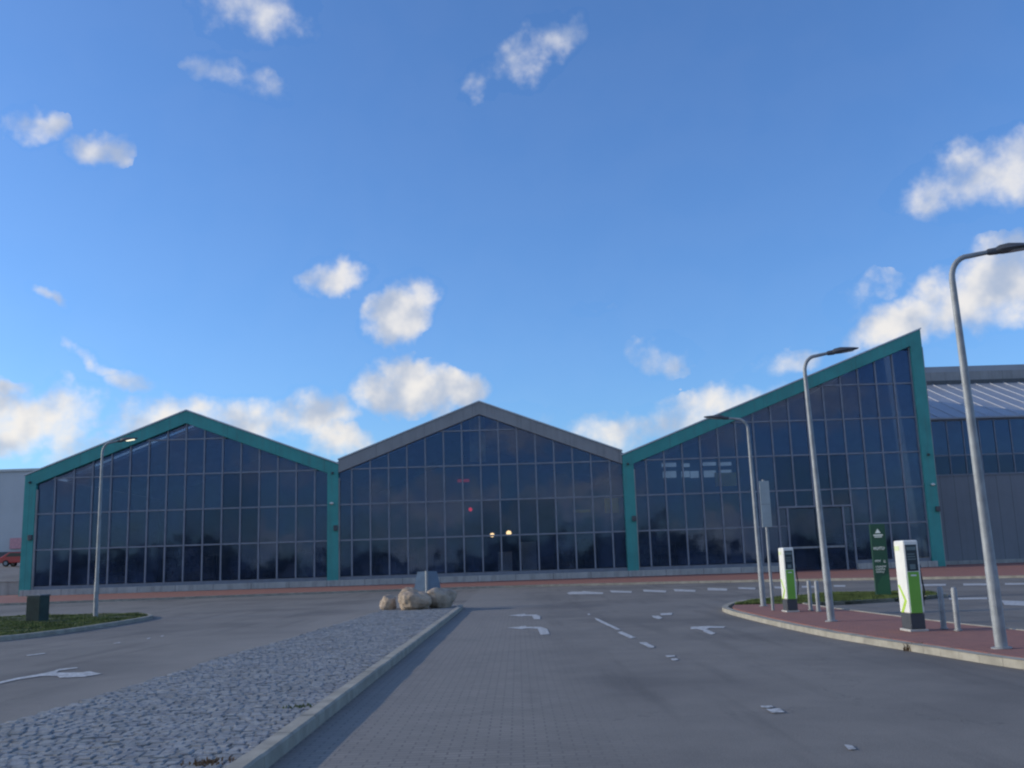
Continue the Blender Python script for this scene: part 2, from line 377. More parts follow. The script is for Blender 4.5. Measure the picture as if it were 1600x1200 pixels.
# middle island: cobbles between the two carriageways, kerb stones along its right side
isl_r = [(-2.0, -6), (-2.0, 20), (-2.0, 35.4), (-2.05, 37.0)]
kerb('kerb', isl_r, .16, .13, label='raised concrete kerb along the right side of the cobbled median')
base = [(-5.32, -6), (-2.15, -6), (-2.15, 20), (-2.15, 37.0), (-2.5, 37.9), (-3.4, 38.1), (-4.4, 37.6), (-4.72, 35.5), (-4.9, 25.2), (-5.08, 20), (-5.2, 12)]
structure(MB().slab(base, .0, .074).build('median', M_JOINT), 'cobbled traffic island bed')
def inside(p, poly):
    r = False; n = len(poly)
    for i in range(n):
        a, b = poly[i], poly[(i+1) % n]
        if (a[1] > p[1]) != (b[1] > p[1]) and p[0] < (b[0]-a[0])*(p[1]-a[1])/(b[1]-a[1])+a[0]: r = not r
    return r
cb = MB(); y = 5.0; row = 0
while y < 38:
    dy = random.uniform(.085, .115); x = -5.35+random.uniform(0, .06)
    while x < -2.2:
        dx = random.uniform(.09, .16)
        cx, cy = x+dx/2, y+dy/2+.035*sin(cx*1.7+row*.05) if row else y+dy/2
        cy = y+dy/2+.03*sin(cx*1.9+row*.21)+.012*sin(cx*7.3+row)
        if inside((cx, cy), base) and random.random() > .004:
            t = random.uniform(-.09, .09); w2, h2 = dx/2-.004, dy/2-.004; tp = .090+random.uniform(-.006, .007)+.010*sin(cx*2.1)*sin(cy*.8)
            tx, ty = random.uniform(-.045, .045), random.uniform(-.045, .045)
            vs = []
            for (k, zz) in ((1.0, .05), (1.0, tp-.010), (.80, tp)):
                for (sx_, sy_) in ((-1, -1), (1, -1), (1, 1), (-1, 1)):
                    jx, jy = random.uniform(-.006, .006), random.uniform(-.006, .006)
                    ax, ay = sx_*w2*k+jx, sy_*h2*k+jy
                    vs.append((cx+ax*cos(t)-ay*sin(t), cy+ax*sin(t)+ay*cos(t), hgt(cy)+zz+(ax*tx+ay*ty if k < 1 or zz > .06 else 0)))
            fs = [(i, (i+1) % 4, (i+1) % 4+4, i+4) for i in range(4)]+[(i+4, (i+1) % 4+4, (i+1) % 4+8, i+8) for i in range(4)]+[(8, 9, 10, 11)]
            cb.add(vs, fs)
        x += dx
    y += dy; row += 1
structure(cb.build('cobbled_median', M_SETT, tri=True), 'blue grey granite setts paving the long median')


# left grass island
gl = [(-40, 25.2), (-24, 25.3), (-13.3, 25.5), (-12.75, 27.5), (-12.7, 31), (-12.9, 35), (-13.3, 37), (-14.2, 38.3), (-15.7, 39.3), (-18.3, 39.7), (-24, 40.4), (-40, 42)]
gls = [gl[0], gl[1]] + smooth(gl[2:10], 2) + gl[10:]
kerb('kerb', gls, .15, .12, label='kerb round the left grass island')
def grass_island(poly, top, n, name, label, hmin=.03, hmax=.075):
    structure(MB().slab(poly, 0, top).build('verge', M_EARTH), label+' soil bed')
    b = MB(); xs = [p[0] for p in poly]; ys = [p[1] for p in poly]; c = 0; lo = max(min(xs), -30)
    while c < n:
        x, y = random.uniform(lo, max(xs)), random.uniform(min(ys), max(ys))
        if not inside((x, y), poly): continue
        c += 1; a = random.uniform(0, pi); hh = random.uniform(hmin, hmax)*(1+.6*sin(x*2.1)*sin(y*1.7)); wd = random.uniform(.008, .018)
        lx, ly = random.uniform(-.03, .03), random.uniform(-.03, .03); z = hgt(y)+top-.005
        b.add([(x-wd*cos(a), y-wd*sin(a), z), (x+wd*cos(a), y+wd*sin(a), z), (x+lx, y+ly, z+hh)], [(0, 1, 2)])
    return tag(b.build(name, M_GRASS, tri=True), label, 'grass', kind='stuff')
def inset(poly, d):
    n = len(poly); out = []
    for i in range(n):
        a, b, c = Vector(poly[i-1]), Vector(poly[i]), Vector(poly[(i+1) % n]); e = ((b-a).normalized()+(c-b).normalized())
        e = e.normalized() if e.length > 1e-6 else (b-a).normalized(); nn = Vector((-e.y, e.x)); out.append(tuple(b+nn*d))
    return out
grass_island(inset(gls, .15)[1:-1], .10, 60000, 'grass', 'mown grass on the kerbed left traffic island')

# right island: red pavers with kerb, grass behind it
rk = [(16, -6), (11, 2), (8.2, 7.5), (6.9, 11), (6.41, 13.1), (6.2, 15.1), (5.98, 17), (5.78, 19), (5.72, 23), (5.78, 27), (5.95, 29.2), (6.35, 30.6)]
tipn = [(6.9, 32.2), (7.9, 34.0), (9.2, 35.6), (10.6, 36.7), (12.4, 37.2), (13.9, 36.6), (14.4, 35.2), (13.9, 33.2), (12.9, 32.1), (11.6, 31.3), (9.8, 30.5), (8.5, 30.2)]
rks = smooth(rk, 2)
outer = rks+tipn
kerb('kerb', list(reversed(smooth(rk+tipn[:8], 2))), -.15, .11, label='pale kerb round the charging island')
back = [(8.45, 29.8), (8.4, 26.5), (8.5, 23), (8.6, 19.9), (8.8, 17.8), (9.4, 12), (11.2, 6), (15, 0), (20, -6)]
redp = inset(rks, .0); redp = [(p[0]+.15, p[1]) for p in redp]+[(7.0, 30.75)]+back
structure(MB().slab(dense(redp, 2, True), 0, .097).build('footpath', M_RED), 'red brick footpath island with the chargers')
kerb('kerb', list(reversed(tipn[6:]+back[:7])), .10, .112, label='thin edging at the back of the charging island')
gp = [(6.5, 30.6)]+[(p[0]+.15*(1 if i < 4 else 0), p[1]-(.15 if 2 < i < 7 else 0)) for i, p in enumerate(tipn)]
grass_island(gp, .10, 45000, 'grass', 'strip of grass at the tip of the charging island')

# red footpath along the halls
YF, X0F, YAW, ZB, PU, QV = 66.85, -32.31, .0121, 1.083, 1.25, 2.382
re = [(-90, 50), (-60, 52.5), (-40, 54.5), (-29, 55.6), (-18, 57.2), (-8, 58.6), (0, 58.8), (9.5, 56), (15, 53.6), (21, 50), (24, 48.2), (40, 40), (90, 20)]
res = smooth(re, 2)
fp = MB(); fl_ = [p for p in dense(res, 2)]
for i in range(len(fl_)-1):
    a, b = fl_[i], fl_[i+1]
    fp.add([(a[0], a[1], hgt(a[1])+.115), (b[0], b[1], hgt(b[1])+.115), (b[0], 66.9, .48), (a[0], 66.9, .48), (a[0], 72.5, .50), (b[0], 72.5, .50)], [(0, 1, 2, 3), (3, 2, 5, 4)])
structure(fp.build('footpath', M_RED, tri=True), 'red brick footpath in front of the halls')
kerb('kerb', res, .15, .12, label='kerb of the footpath in front of the halls')

# painted markings
def q4(l): return [G(740+a/3.2, 880+b/3.2) for a, b in l]
def q9(l): return [G(a/4.287, 820+b/4.287) for a, b in l]
def q7(l): return [G(1400+a/3.53, 720+b/3.53) for a, b in l]
MK = [('arrow', 'white left turn arrow nearer the camera', q4([(165, 325), (235, 318), (262, 314), (262, 320), (335, 320), (368, 330), (380, 357), (335, 360), (320, 330), (262, 327), (240, 332)])),
      ('arrow', 'farther white left turn arrow', q4([(172, 263), (235, 256), (258, 254), (258, 259), (315, 258), (333, 266), (333, 282), (302, 282), (292, 265), (255, 265), (240, 268)])),
      ('dash', '', q4([(568, 256), (578, 253), (586, 257), (574, 261)])),
      ('dash', '', q4([(605, 275), (625, 280), (735, 333), (718, 336), (640, 300), (612, 285)])),
      ('dash', '', q4([(718, 348), (740, 342), (812, 374), (782, 378)])),
      ('dash', '', q4([(828, 398), (865, 398), (880, 408), (905, 418), (900, 425), (875, 424), (855, 412), (835, 405)])),
      ('dash', '', q4([(958, 464), (1005, 463), (1008, 470), (968, 473)])), ('dash', '', q4([(985, 480), (1012, 478), (1026, 485), (1005, 490), (990, 488)])),
      ('dash', '', q4([(1435, 717), (1490, 716), (1500, 724), (1470, 728), (1440, 725)])), ('dash', '', q4([(1462, 733), (1530, 730), (1558, 750), (1490, 752)])),
      ('dash', '', q4([(890, 264), (925, 264), (945, 275), (925, 281), (900, 274)])), ('dash', '', q4([(935, 252), (995, 249), (990, 260), (935, 262)])),
      ('arrow', 'worn white right turn arrow', q4([(1085, 320), (1180, 316), (1258, 318), (1250, 326), (1180, 325), (1165, 332), (1210, 352), (1190, 360), (1150, 345), (1148, 338), (1120, 332), (1085, 332)])),
      ('dash', '', q4([(465, 150), (490, 143), (545, 143), (545, 140), (650, 148), (645, 155), (480, 157)])), ('dash', '', q4([(680, 137), (790, 141), (790, 149), (690, 147)])),
      ('dash', '', q4([(848, 133), (965, 138), (960, 147), (850, 143)])), ('dash', '', q4([(1000, 130), (1110, 135), (1108, 144), (1005, 141)])),
      ('dash', '', q4([(1170, 124), (1270, 128), (1265, 138), (1170, 136)])), ('dash', '', q4([(1322, 121), (1410, 123), (1408, 132), (1325, 130)])),
      ('dash', '', q4([(1502, 117), (1560, 119), (1556, 128), (1505, 127)])), ('dash', '', q4([(1640, 114), (1720, 115), (1718, 123), (1642, 123)])), ('dash', '', q4([(1800, 110), (1860, 111), (1858, 119), (1802, 119)])),
      ('dash', '', [G(*p) for p in [(1319, 1165), (1331, 1166), (1338, 1172), (1326, 1173)]]),
      ('line', '', q7([(90, 683), (215, 680), (275, 680), (275, 690), (100, 693)])), ('line', '', q7([(370, 678), (500, 677), (500, 688), (372, 689)])), ('line', '', q7([(600, 676), (720, 675), (720, 684), (602, 685)])),
      ('line', '', q7([(290, 758), (500, 755), (505, 765), (295, 768)])), ('line', '', q7([(580, 772), (720, 776), (720, 802), (600, 797)])),
      ('dash', '', q9([(175, 876), (300, 860), (305, 865), (185, 881)])), ('dash', '', q9([(760, 795), (800, 788), (808, 793), (765, 799)])),
      ('dash', '', q9([(980, 765), (1005, 757), (1008, 762), (985, 768)])), ('dash', '', q9([(1075, 748), (1095, 742), (1097, 747), (1078, 752)])),
      ('arrow', 'long worn white arrow on the left carriageway', q9([(-60, 1070), (0, 1055), (105, 1030), (290, 998), (350, 985), (400, 968), (515, 958), (522, 963), (430, 975), (395, 980), (375, 994), (540, 992), (600, 985), (680, 1002), (560, 1022), (400, 1028), (385, 1018), (330, 1015), (270, 1017), (120, 1040), (0, 1068), (-60, 1084)]))]
for kd, lb, poly in MK:
    structure(MB().slab([tuple(p) for p in poly], .009, .009).build('painted_'+kd, M_PAINT, tri=True), lb or None)

# ------------------------------------------------------------------ glazed halls
EAVE, SL = 3.2, .385
RIDGE = EAVE*QV+SL*8*PU
def hall(name, label, u0, u1, kind, skip=None, clear=(), cols=(), frame_mat=None, colu=()):
    root = empty(name, (X0F+u0*PU*cos(YAW), YF+u0*PU*sin(YAW), 0), YAW); tag(root, label, 'building')
    W_ = (u1-u0)*PU
    if kind == 'gable': prof = lambda x: EAVE*QV+SL*(W_/2-abs(x-W_/2))
    else: prof = lambda x: EAVE*QV+SL*x
    TH = .86                                          # visible depth of the verge, vertical
    g = lambda x: ZB+prof(x)-TH
    # verge frame
    xl, xr = colu
    if kind == 'gable':
        mid = W_/2; e0, e1 = ZB+prof(0)+SL*xl, ZB+prof(W_)-SL*(xr-W_)
        e0 = ZB+EAVE*QV+SL*xl; e1 = ZB+EAVE*QV-SL*(xr-W_)
        out = [(xl, e0), (xl, e0-TH), (mid, ZB+prof(mid)-TH), (xr, e1-TH), (xr, e1), (mid, ZB+prof(mid))]
        fl = [(xl-.05, e0), (mid, ZB+prof(mid)), (xr+.05, e1), (xr+.05, e1+.09), (mid, ZB+prof(mid)+.09), (xl-.05, e0+.09)]
    else:
        e0 = ZB+EAVE*QV+SL*xl; e1 = ZB+EAVE*QV+SL*xr
        out = [(xl, e0), (xl, e0-TH), (xr, e1-TH), (xr, e1)]
        fl = [(xl-.05, e0), (xr+.06, e1+.02), (xr+.06, e1+.11), (xl-.05, e0+.09)]
    MB().prism(out, -.28, .12).build('verge_board', frame_mat, root, bevel=.015)
    MB().prism(fl, -.33, .5).build('roof_flashing', M_FLASH, root)
    for (a, b) in cols:
        top = ZB+EAVE*QV+SL*(a if kind == 'shed' or a < W_/2 else W_-b)-TH+.02
        zt_ = lambda q: ZB+EAVE*QV+SL*(q if kind == 'shed' or a < W_/2 else W_-q)-TH+.25
        c = MB(); c.prism([(a, .25), (b, .25), (b, zt_(b)), (a, zt_(a))], -.277, .12); co_ = c.build('column', frame_mat, root, bevel=.015)
        MB().box(b+.003, b+.07, -.20, .1, .25, top-.1).build('column_trim', M_CONC, co_)
        zc = 4.3
        MB().box(b-.30, b-.02, -.46, -.28, zc-.17, zc+.17).box(b-.24, b-.08, -.52, -.46, zc-.2, zc-.1).build('wall_light', M_DARKM, root, bevel=.02)
        MB().box(b-.45, b-.32, -.36, -.28, 7.9, 8.05).tube([(b-.38, -.33, 8.0), (b-.38, -.52, 7.95)], .045, 8).build('camera_mount', M_DARKM, root)
    # sill and plinth
    gaps = [(0, W_)] if not skip else [(0, skip[0]*PU), (skip[1]*PU, W_)]
    sm, pm = MB(), MB()
    for a, b in gaps:
        sm.box(a-.0, b, -.10, .1, .86, ZB); pm.box(a-.6 if a == 0 and u0 == 0 else a, b+(.3 if b == W_ and u0 == 32 else 0), -.42, .1, .2, .858)
    sm.build('sill', M_SILL, root); pm.build('plinth', M_CONC, root, bevel=.02)
    # glazing bars: posts and rails in one grid
    bars = MB(); n = int(u1-u0); hw = .048
    nn = n if kind == 'gable' else n+1
    for i in range(0 if u0 == 16 else 1, nn+1):
        x = i*PU
        if x > W_ + .1: continue
        top = min(g(x-hw), g(x+hw)) if 0 < x < W_ else g(min(max(x, 0), W_))
        z0 = ZB
        if skip and skip[0]-.01 <= i <= skip[1]+.01:
            z0 = ZB+1.53*QV if skip[0] < i < skip[1] else .3
        bars.box(x-hw, x+hw, -.11, .05, z0, top+.02)
    k = 1
    while k < 8:
        z = ZB+k*QV
        if z > ZB+prof(W_/2 if kind == 'gable' else W_)-TH-.5: break
        # span where the glass is above z
        xs = [i*.05 for i in range(int(W_/.05)+1)]
        ok = [x for x in xs if g(x) > z+.03]
        a, b = ok[0], ok[-1]
        if a < .1: a = 0
        spans = [(a, b)]
        if skip and k < 1.53: spans = [(a, (skip[0])*PU), ((skip[1])*PU, b)]
        for s_, e_ in spans: bars.box(s_, e_, -.095, .045, z-hw, z+hw)
        k += 1
    bars.build('glazing_bars', M_BAR, root)
    # panes
    for i in range(nn):
        xa, xb = i*PU+hw, min((i+1)*PU, W_+ (0 if kind == 'gable' else .0))-hw
        if kind == 'shed' and (i+1)*PU > W_: xb = (i+1)*PU-hw-.9
        if xb-xa < .2: continue
        for r in range(8):
            z0, z1 = ZB+r*QV+hw, ZB+(r+1)*QV-hw
            if skip and skip[0] <= i < skip[1]:
                if r == 0: continue
                if r == 1: z0 = ZB+1.53*QV+hw
            ga, gb = g(xa), g(xb)
            if max(ga, gb) < z0+.08: break
            pts = [(xa, z0), (xb, z0)]
            if gb > z0: 
                pts.append((xb, min(z1, gb)))
            if (ga-z1)*(gb-z1) < 0: pts.append((xa+(xb-xa)*(z1-ga)/(gb-ga), z1))
            if ga > z0: pts.append((xa, min(z1, ga)))
            if gb <= z0: pts[1] = (xa+(xb-xa)*(z0-ga)/(gb-ga), z0)
            if ga <= z0: pts = [(xa+(xb-xa)*(z0-ga)/(gb-ga), z0)]+pts[1:]
            mt = M_GLASSC if (i, r) in clear else M_GLASS
            MB().prism(pts, -.015, .015).build('window_pane', mt, root)
    # roof, floor and rear
    L = 42
    rf, sk = MB(), MB()
    def strip(lo_, hi_):
        if kind == 'gable': return [(0, ZB+prof(0)-lo_), (0, ZB+prof(0)-hi_), (W_/2, ZB+prof(W_/2)-hi_), (W_, ZB+prof(W_)-hi_), (W_, ZB+prof(W_)-lo_), (W_/2, ZB+prof(W_/2)-lo_)]
        return [(0, ZB+prof(0)-lo_), (0, ZB+prof(0)-hi_), (W_, ZB+prof(W_)-hi_), (W_, ZB+prof(W_)-lo_)]
    for ya, yb in ((.13, 3.0), (4.6, L)): rf.prism(strip(.02, .3), ya, yb)
    for ya, yb in ((3.003, 4.597),): sk.prism(strip(.10, .12), ya, yb)  # added unseen strip in the roof, lets sky light down onto the banners
    sk.build('added_roof_glazing', M_ADDROOF, root)
    rf.build('roof', M_ROOF, root)
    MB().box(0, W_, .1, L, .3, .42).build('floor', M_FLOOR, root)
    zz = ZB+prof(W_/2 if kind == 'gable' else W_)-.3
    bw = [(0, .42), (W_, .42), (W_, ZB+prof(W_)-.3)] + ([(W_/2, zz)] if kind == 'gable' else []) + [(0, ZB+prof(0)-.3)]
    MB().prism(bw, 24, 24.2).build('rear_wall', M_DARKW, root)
    if kind == 'shed': MB().box(W_+.02, W_+.25, .1, L, .2, ZB+prof(W_)-.3).build('side_wall', M_WALLG, root)
    if u0 == 0: MB().box(-.25, -.02, .13, L, .2, ZB+prof(0)-.3).build('side_wall', M_WALLG, root)
    return root
clear1 = {(i, r) for i in (8, 9, 10, 11) for r in (0, 1)} | {(i, 2) for i in (10, 11)}
clear2 = {(i, r) for i in (8, 9, 10, 11) for r in (0, 1)}
h1 = hall('glazed_hall', 'leftmost glass fronted hall with a teal frame and gabled roof', 0, 16, 'gable', cols=((-.72, .05), (16*PU-.375, 16*PU+.375)), frame_mat=M_TEAL, colu=(-.72, 16*PU+.375), clear=clear1)
h2 = hall('glazed_hall', 'middle glass fronted gabled hall with grey verges between the teal framed halls', 16, 32, 'gable', frame_mat=M_GREYC, colu=(.38, 16*PU-.38), clear=clear2)
h3 = hall('glazed_hall', 'tall glass fronted hall with a teal frame rising to a sharp peak', 32, 48, 'shed', skip=(8, 12), cols=((-.375, .375), (16*PU+.05, 16*PU+.87)), frame_mat=M_TEAL, colu=(-.375, 16*PU+.87), clear={(i, r) for i in range(8, 12) for r in (1, 2)})
for hh, x in ((h1, 16*PU-.05), (h3, 16*PU+.55)):
    b = MB(); b.tube([(x, -.28, 5.95), (x, -.40, 5.95)], .05, 8); b.tube([(x, -.40, 6.02), (x, -.40, 5.98), (x, -.40, 5.9), (x, -.40, 5.84)], [.05, .13, .13, .04], 12)
    b.build('dome_lamp', M_WHITEP, hh, smooth=True)
# rest of the tall panes beside the right column
# entrance portal of the tall hall
pr = MB(); x0, x1, zt = 8*PU, 12*PU, ZB+1.53*QV
pr.box(x0, x1, -.16, .06, zt-.06, zt+.06)
for x in (x0, x0+.62, x1-.62, x1): pr.box(x-.05, x+.05, -.15, .06, .34, zt-.06)
pr.build('door_frame', M_BAR, h3)
for a, b in ((x0+.68, (x0+x1)/2-.02), ((x0+x1)/2+.02, x1-.68)):
    d = MB().box(a, b, -.03, .0, .36, zt-.1).build('door', M_GLASSC, h3)
    MB().box(a, b, -.09, -.035, 1.95, 2.08).build('push_bar', M_GALV, d)
for a, b in ((x0+.06, x0+.56), (x1-.56, x1-.06)):
    for z0, z1 in ((.36, ZB+QV-.05), (ZB+QV+.05, zt-.08)): MB().box(a, b, -.015, .015, z0, z1).build('window_pane', M_GLASS, h3)
for a, b in ((x0+.05, x0+.57), (x1-.57, x1-.05)): MB().box(a, b, -.08, .04, ZB+QV-.035, ZB+QV+.035).build('transom', M_BAR, h3)

# things inside the halls, seen dimly through the glass
def inhall(u, d): return (X0F+u*PU, YF+.012*u*PU+d)
def at(px, py, d):
    """world point at depth d behind the facade seen at this place of the photo"""
    x, z = PY(px, py, YF+d); return x, YF+d, z
for k, (px, py, s) in enumerate(((769, 836, .15), (795, 833, .18))):
    x, y, z = at(px, py, 2.5); r = empty('pendant_lamp', (x, y, z))
    b = MB(); b.tube([(0, 0, s*c) for c in (.99, .8, .4, 0, -.4, -.8, -.99)], [s*.1, s*.6, s*.92, s, s*.92, s*.6, s*.1], 14); b.build('lamp_globe', E_WARM, r, smooth=True)
    b = MB(); b.tube([(0, 0, s*1.0), (0, 0, s*1.9), (0, 0, s*2.1)], [s*.7, s*.6, .02], 12); b.tube([(0, 0, s*2.1), (0, 0, 6.2)], .012, 6); b.build('lamp_cord', M_DARKM, r)
    tag(r, ['warm glowing globe lamp inside the middle hall, the left of two', 'warm glowing globe lamp inside the middle hall, the right of two'][k], 'lamp', 'globe lamps inside the middle hall')
for k, (px, py) in enumerate(((735, 796), (724, 751))):
    x, y, z = at(px, py, 3.0); r = empty('red_light', (x, y, z))
    (MB().tube([(0, -.1, 0), (0, .02, 0)], .13, 12) if k == 0 else MB().box(-.42, .42, -.06, 0, -.1, .1)).build('lens', E_RED if k == 0 else emis('red_sign_glow', (1, .05, .05), .15), r)
    MB().box(-.05, .05, .0, .3, -.05, .05).tube([(0, .2, .05), (0, .2, 4)], .015, 6).build('bracket', M_DARKM, r)
    tag(r, ['small bright red light hanging inside the middle hall', 'dim red light bar high inside the middle hall'][k], 'light')
def panel(name, px0, py0, px1, py1, d, mt, label, cat, th=.15, legs=True, ground=False):
    xa, y, za = at(px0, py1, d); xb, _, zb = at(px1, py0, d)
    if ground: za = .42
    r = empty(name, ((xa+xb)/2, y, .42)); w2 = (xb-xa)/2; z0, z1 = za-.42, zb-.42
    MB().box(-w2, w2, 0, th, z0, z1).build('panel', mt, r, bevel=.02)
    b = MB()
    if ground: b.box(-w2-.04, -w2, -.02, th+.02, 0, z1+.04).box(w2, w2+.04, -.02, th+.02, 0, z1+.04)
    else:
        for x in (-w2+.08, w2-.08): b.tube([(x, th/2, z1), (x, th/2, z1+.25)], .012, 6)
    b.build('support', M_DARKM, r); return tag(r, label, cat)
panel('banner', 735, 652, 757, 722, 4, M_OLIVE, 'olive banner hanging under the ridge of the middle hall', 'banner')
panel('banner', 946, 778, 966, 802, 3.5, M_YEL, 'yellow banner inside the middle hall near its right column', 'banner')
panel('banner', 896, 796, 922, 801, 3.5, M_YEL, 'narrow yellow strip inside the middle hall', 'banner')
panel('banner', 1118, 738, 1150, 760, 8, M_YEL, 'yellow panel high inside the tall hall', 'banner')
panel('partition', 779, 862, 800, 893, 3, M_PALE, 'narrower pale standing screen inside the middle hall', 'screen', ground=True)
panel('partition', 812, 846, 838, 893, 3, M_PALE, 'wider pale standing screen inside the middle hall', 'screen', ground=True)
panel('partition', 845, 868, 866, 893, 5, M_BOXES, 'low dark display stand inside the middle hall', 'display')
for k, (a, b, c, d_) in enumerate(((1036, 736, 1056, 747), (1065, 736, 1077, 746), (1079, 736, 1091, 747), (1100, 735, 1118, 746), (1127, 734, 1142, 745), (1034, 723, 1056, 730), (1065, 724, 1077, 730), (1098, 722, 1118, 728), (1122, 722, 1142, 728))):
    x0_, _, z0_ = at(a, d_, 23.9); x1_, _, z1_ = at(c, b, 23.9)
    o = MB().box(x0_, x1_, YF+23.75, YF+23.9, z0_, z1_).build('daylight_window', E_DAY); o.parent = h3; o.matrix_parent_inverse = (Matrix.Translation(h3.location) @ Matrix.Rotation(YAW, 4, 'Z')).inverted()
# shelving along the halls
for k, (u, d, wd, hz) in enumerate(((2, 7, 3.4, 2.2), (6, 9, 3.6, 2.6), (10.5, 6, 3.2, 2.0), (13.5, 10, 3.4, 2.6), (18.5, 8, 3.4, 2.4), (22, 7, 3.0, 2.1), (29.5, 9, 3.2, 2.5), (34, 8, 3.5, 2.3), (37.5, 10, 3, 2.6), (45.5, 8, 3.2, 2.4))):
    x, y = inhall(u, d); r = empty('shelf_rack', (x, y, .42)); f = MB()
    for sx_ in (-wd/2, 0, wd/2): f.box(sx_-.03, sx_+.03, 0, .6, 0, hz)
    for j in range(4): f.box(-wd/2-.04, wd/2+.04, -.02, .62, hz*j/3.3+.1, hz*j/3.3+.14)
    f.build('frame', M_DARKM, r); g_ = MB()
    for j in range(4):
        xx = -wd/2+.06
        while xx < wd/2-.4:
            ww = random.uniform(.2, .45); g_.box(xx, xx+ww, .06, .5, hz*j/3.3+.145, hz*j/3.3+.145+random.uniform(.2, .5)); xx += ww+.04
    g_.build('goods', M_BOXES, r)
    tag(r, f'dark shelving of boxed goods inside the {["left", "middle", "tall"][0 if u < 16 else 1 if u < 32 else 2]} glazed hall', 'shelf', f'shelves inside the {["left", "middle", "tall"][0 if u < 16 else 1 if u < 32 else 2]} hall')

# ------------------------------------------------------------------ recessed hall at the far right
Y4 = 77.0
x4a = 28.9; zt_w = PY(1500, 655, Y4)[1]; zb_w = PY(1500, 743, Y4)[1]
r4 = empty('side_hall', (x4a, Y4, 0), YAW); tag(r4, 'low grey clad hall with a band of windows and a pale ribbed roof', 'building')
LN = 40
MB().box(0, LN, 0, .3, .5, zb_w).build('wall', M_WALLG, r4); MB().box(0, LN, -.25, 0.28, .2, .72).build('plinth', M_CONC, r4)
wb = MB(); zmid = zb_w+(zt_w-zb_w)*.36
wb.box(0, LN, -.06, .1, zb_w, zb_w+.12).box(0, LN, -.06, .1, zt_w-.12, zt_w).box(0, LN, -.05, .08, zmid-.05, zmid+.05)
for i in range(int(LN/PU)+1): wb.box(i*PU-.04, i*PU+.04, -.07, .09, zb_w+.12, zt_w-.12)
wb.build('window_frame', M_BAR, r4)
for i in range(14):
    for a, b, mt in ((zb_w+.12, zmid-.05, M_GLASSC), (zmid+.05, zt_w-.12, M_GLASS)):
        MB().box(i*PU+.04, (i+1)*PU-.04, -.012, .012, a, b).build('window_pane', mt, r4)
MB().box(14*PU+.04, LN, -.012, .012, zb_w+.12, zmid-.05).box(14*PU+.04, LN, -.012, .012, zmid+.05, zt_w-.12).build('window_pane', M_GLASS, r4)
ZR = PY(1500, 600, Y4+12.4)[1]
MB().box(0, LN, 7, 7.2, .5, zt_w+1.5).build('rear_wall', M_DARKW, r4)
rm = MB(); rm.add([(0, -.3, zt_w), (LN, -.3, zt_w), (LN, 12.4, ZR), (0, 12.4, ZR), (0, -.3, zt_w+.12), (LN, -.3, zt_w+.12), (LN, 12.4, ZR+.12), (0, 12.4, ZR+.12)], [(0, 1, 2, 3), (4, 5, 6, 7), (0, 1, 5, 4), (1, 2, 6, 5), (2, 3, 7, 6), (3, 0, 4, 7)])
M_ROOFP = mat('pale_roof', (.30, .32, .36), .4, .08, .4)
M_ROOFP2 = mat('roof_seam', (.40, .42, .46), .4)
rfo = rm.build('roof', M_ROOFP, r4)
for i in range(int(LN/1.3)):
    x = .5+i*1.3; s = MB(); s.add([(x-.05, -.3, zt_w+.12), (x+.05, -.3, zt_w+.12), (x+.05, 12.4, ZR+.12), (x-.05, 12.4, ZR+.12), (x-.05, -.3, zt_w+.18), (x+.05, -.3, zt_w+.18), (x+.05, 12.4, ZR+.18), (x-.05, 12.4, ZR+.18)], [(0, 1, 2, 3), (4, 5, 6, 7), (0, 1, 5, 4), (1, 2, 6, 5), (2, 3, 7, 6), (3, 0, 4, 7)])
    s.build('roof_rib', M_ROOFP2, rfo)
MB().box(0, LN, 12.0, 30, ZR+.3, PY(1500, 580, Y4+12)[1]).build('parapet', M_GREYC, r4)
MB().box(0, LN, 11.9, 12.45, ZR-.1, ZR+.3).build('gutter', M_DARKM, r4)
zs = PY(1580, 572, Y4+16)[1]
MB().prism([(9.0-.6, ZR+1), (LN, ZR+1), (LN, zs), (9.0+.4, zs)], 15, 24).build('skylight', M_ROOFP, r4)

# ------------------------------------------------------------------ far left: raised yard, retaining wall, grey warehouse, red car
pl = MB(); pl.add([(-120, 73.2, 1.35), (-33.2, 73.2, 1.35), (-33.2, 100, 2.9), (-120, 100, 2.9), (-33.2, 152, 4.8), (-120, 152, 4.8), (-33.2, 73.2, 0), (-120, 73.2, 0), (-33.2, 152, 0)], [(0, 1, 2, 3), (3, 2, 4, 5), (7, 6, 1, 0), (1, 6, 8, 4, 2)])
structure(pl.build('raised_yard', M_ASPH, tri=True))
tag(MB().box(-70, -33.3, 72.2, 73.1, 0, 1.42).box(-70, -33.3, 72.15, 73.15, 1.42, 1.5).build('retaining_wall', M_CONC, bevel=.02), 'low concrete retaining wall left of the teal framed hall', 'wall')
wr = empty('warehouse', (-80, 150, 4.6)); tag(wr, 'large plain pale grey warehouse behind the left end of the halls', 'building')
zt = PY(10, 737, 150)[1]-4.6
wm = MB().box(-40, 34, 0, 40, 0, zt).build('wall', M_WARE, wr)
MB().box(-40.2, 34.2, -.25, 40.2, zt, zt+.35).build('roof_edge', M_FLASH, wr); MB().box(-40, 34, -.1, 0.02, 0, 1.2).build('plinth', M_DARKM, wr)
x, z = PY(26, 849, 149.8); MB().box(x+80-1.0, x+80+1.0, -.3, -.1, z-4.6-.8, z-4.6+.8).build('sign_panel', mat('faded_red', (.62, .30, .32), .6), wr)
cx_, cz_ = PY(34, 885, 100)
cr = empty('parked_car', (cx_, 100, 2.9), R(0)); tag(cr, 'small red car parked in the yard beside the left teal column', 'car')
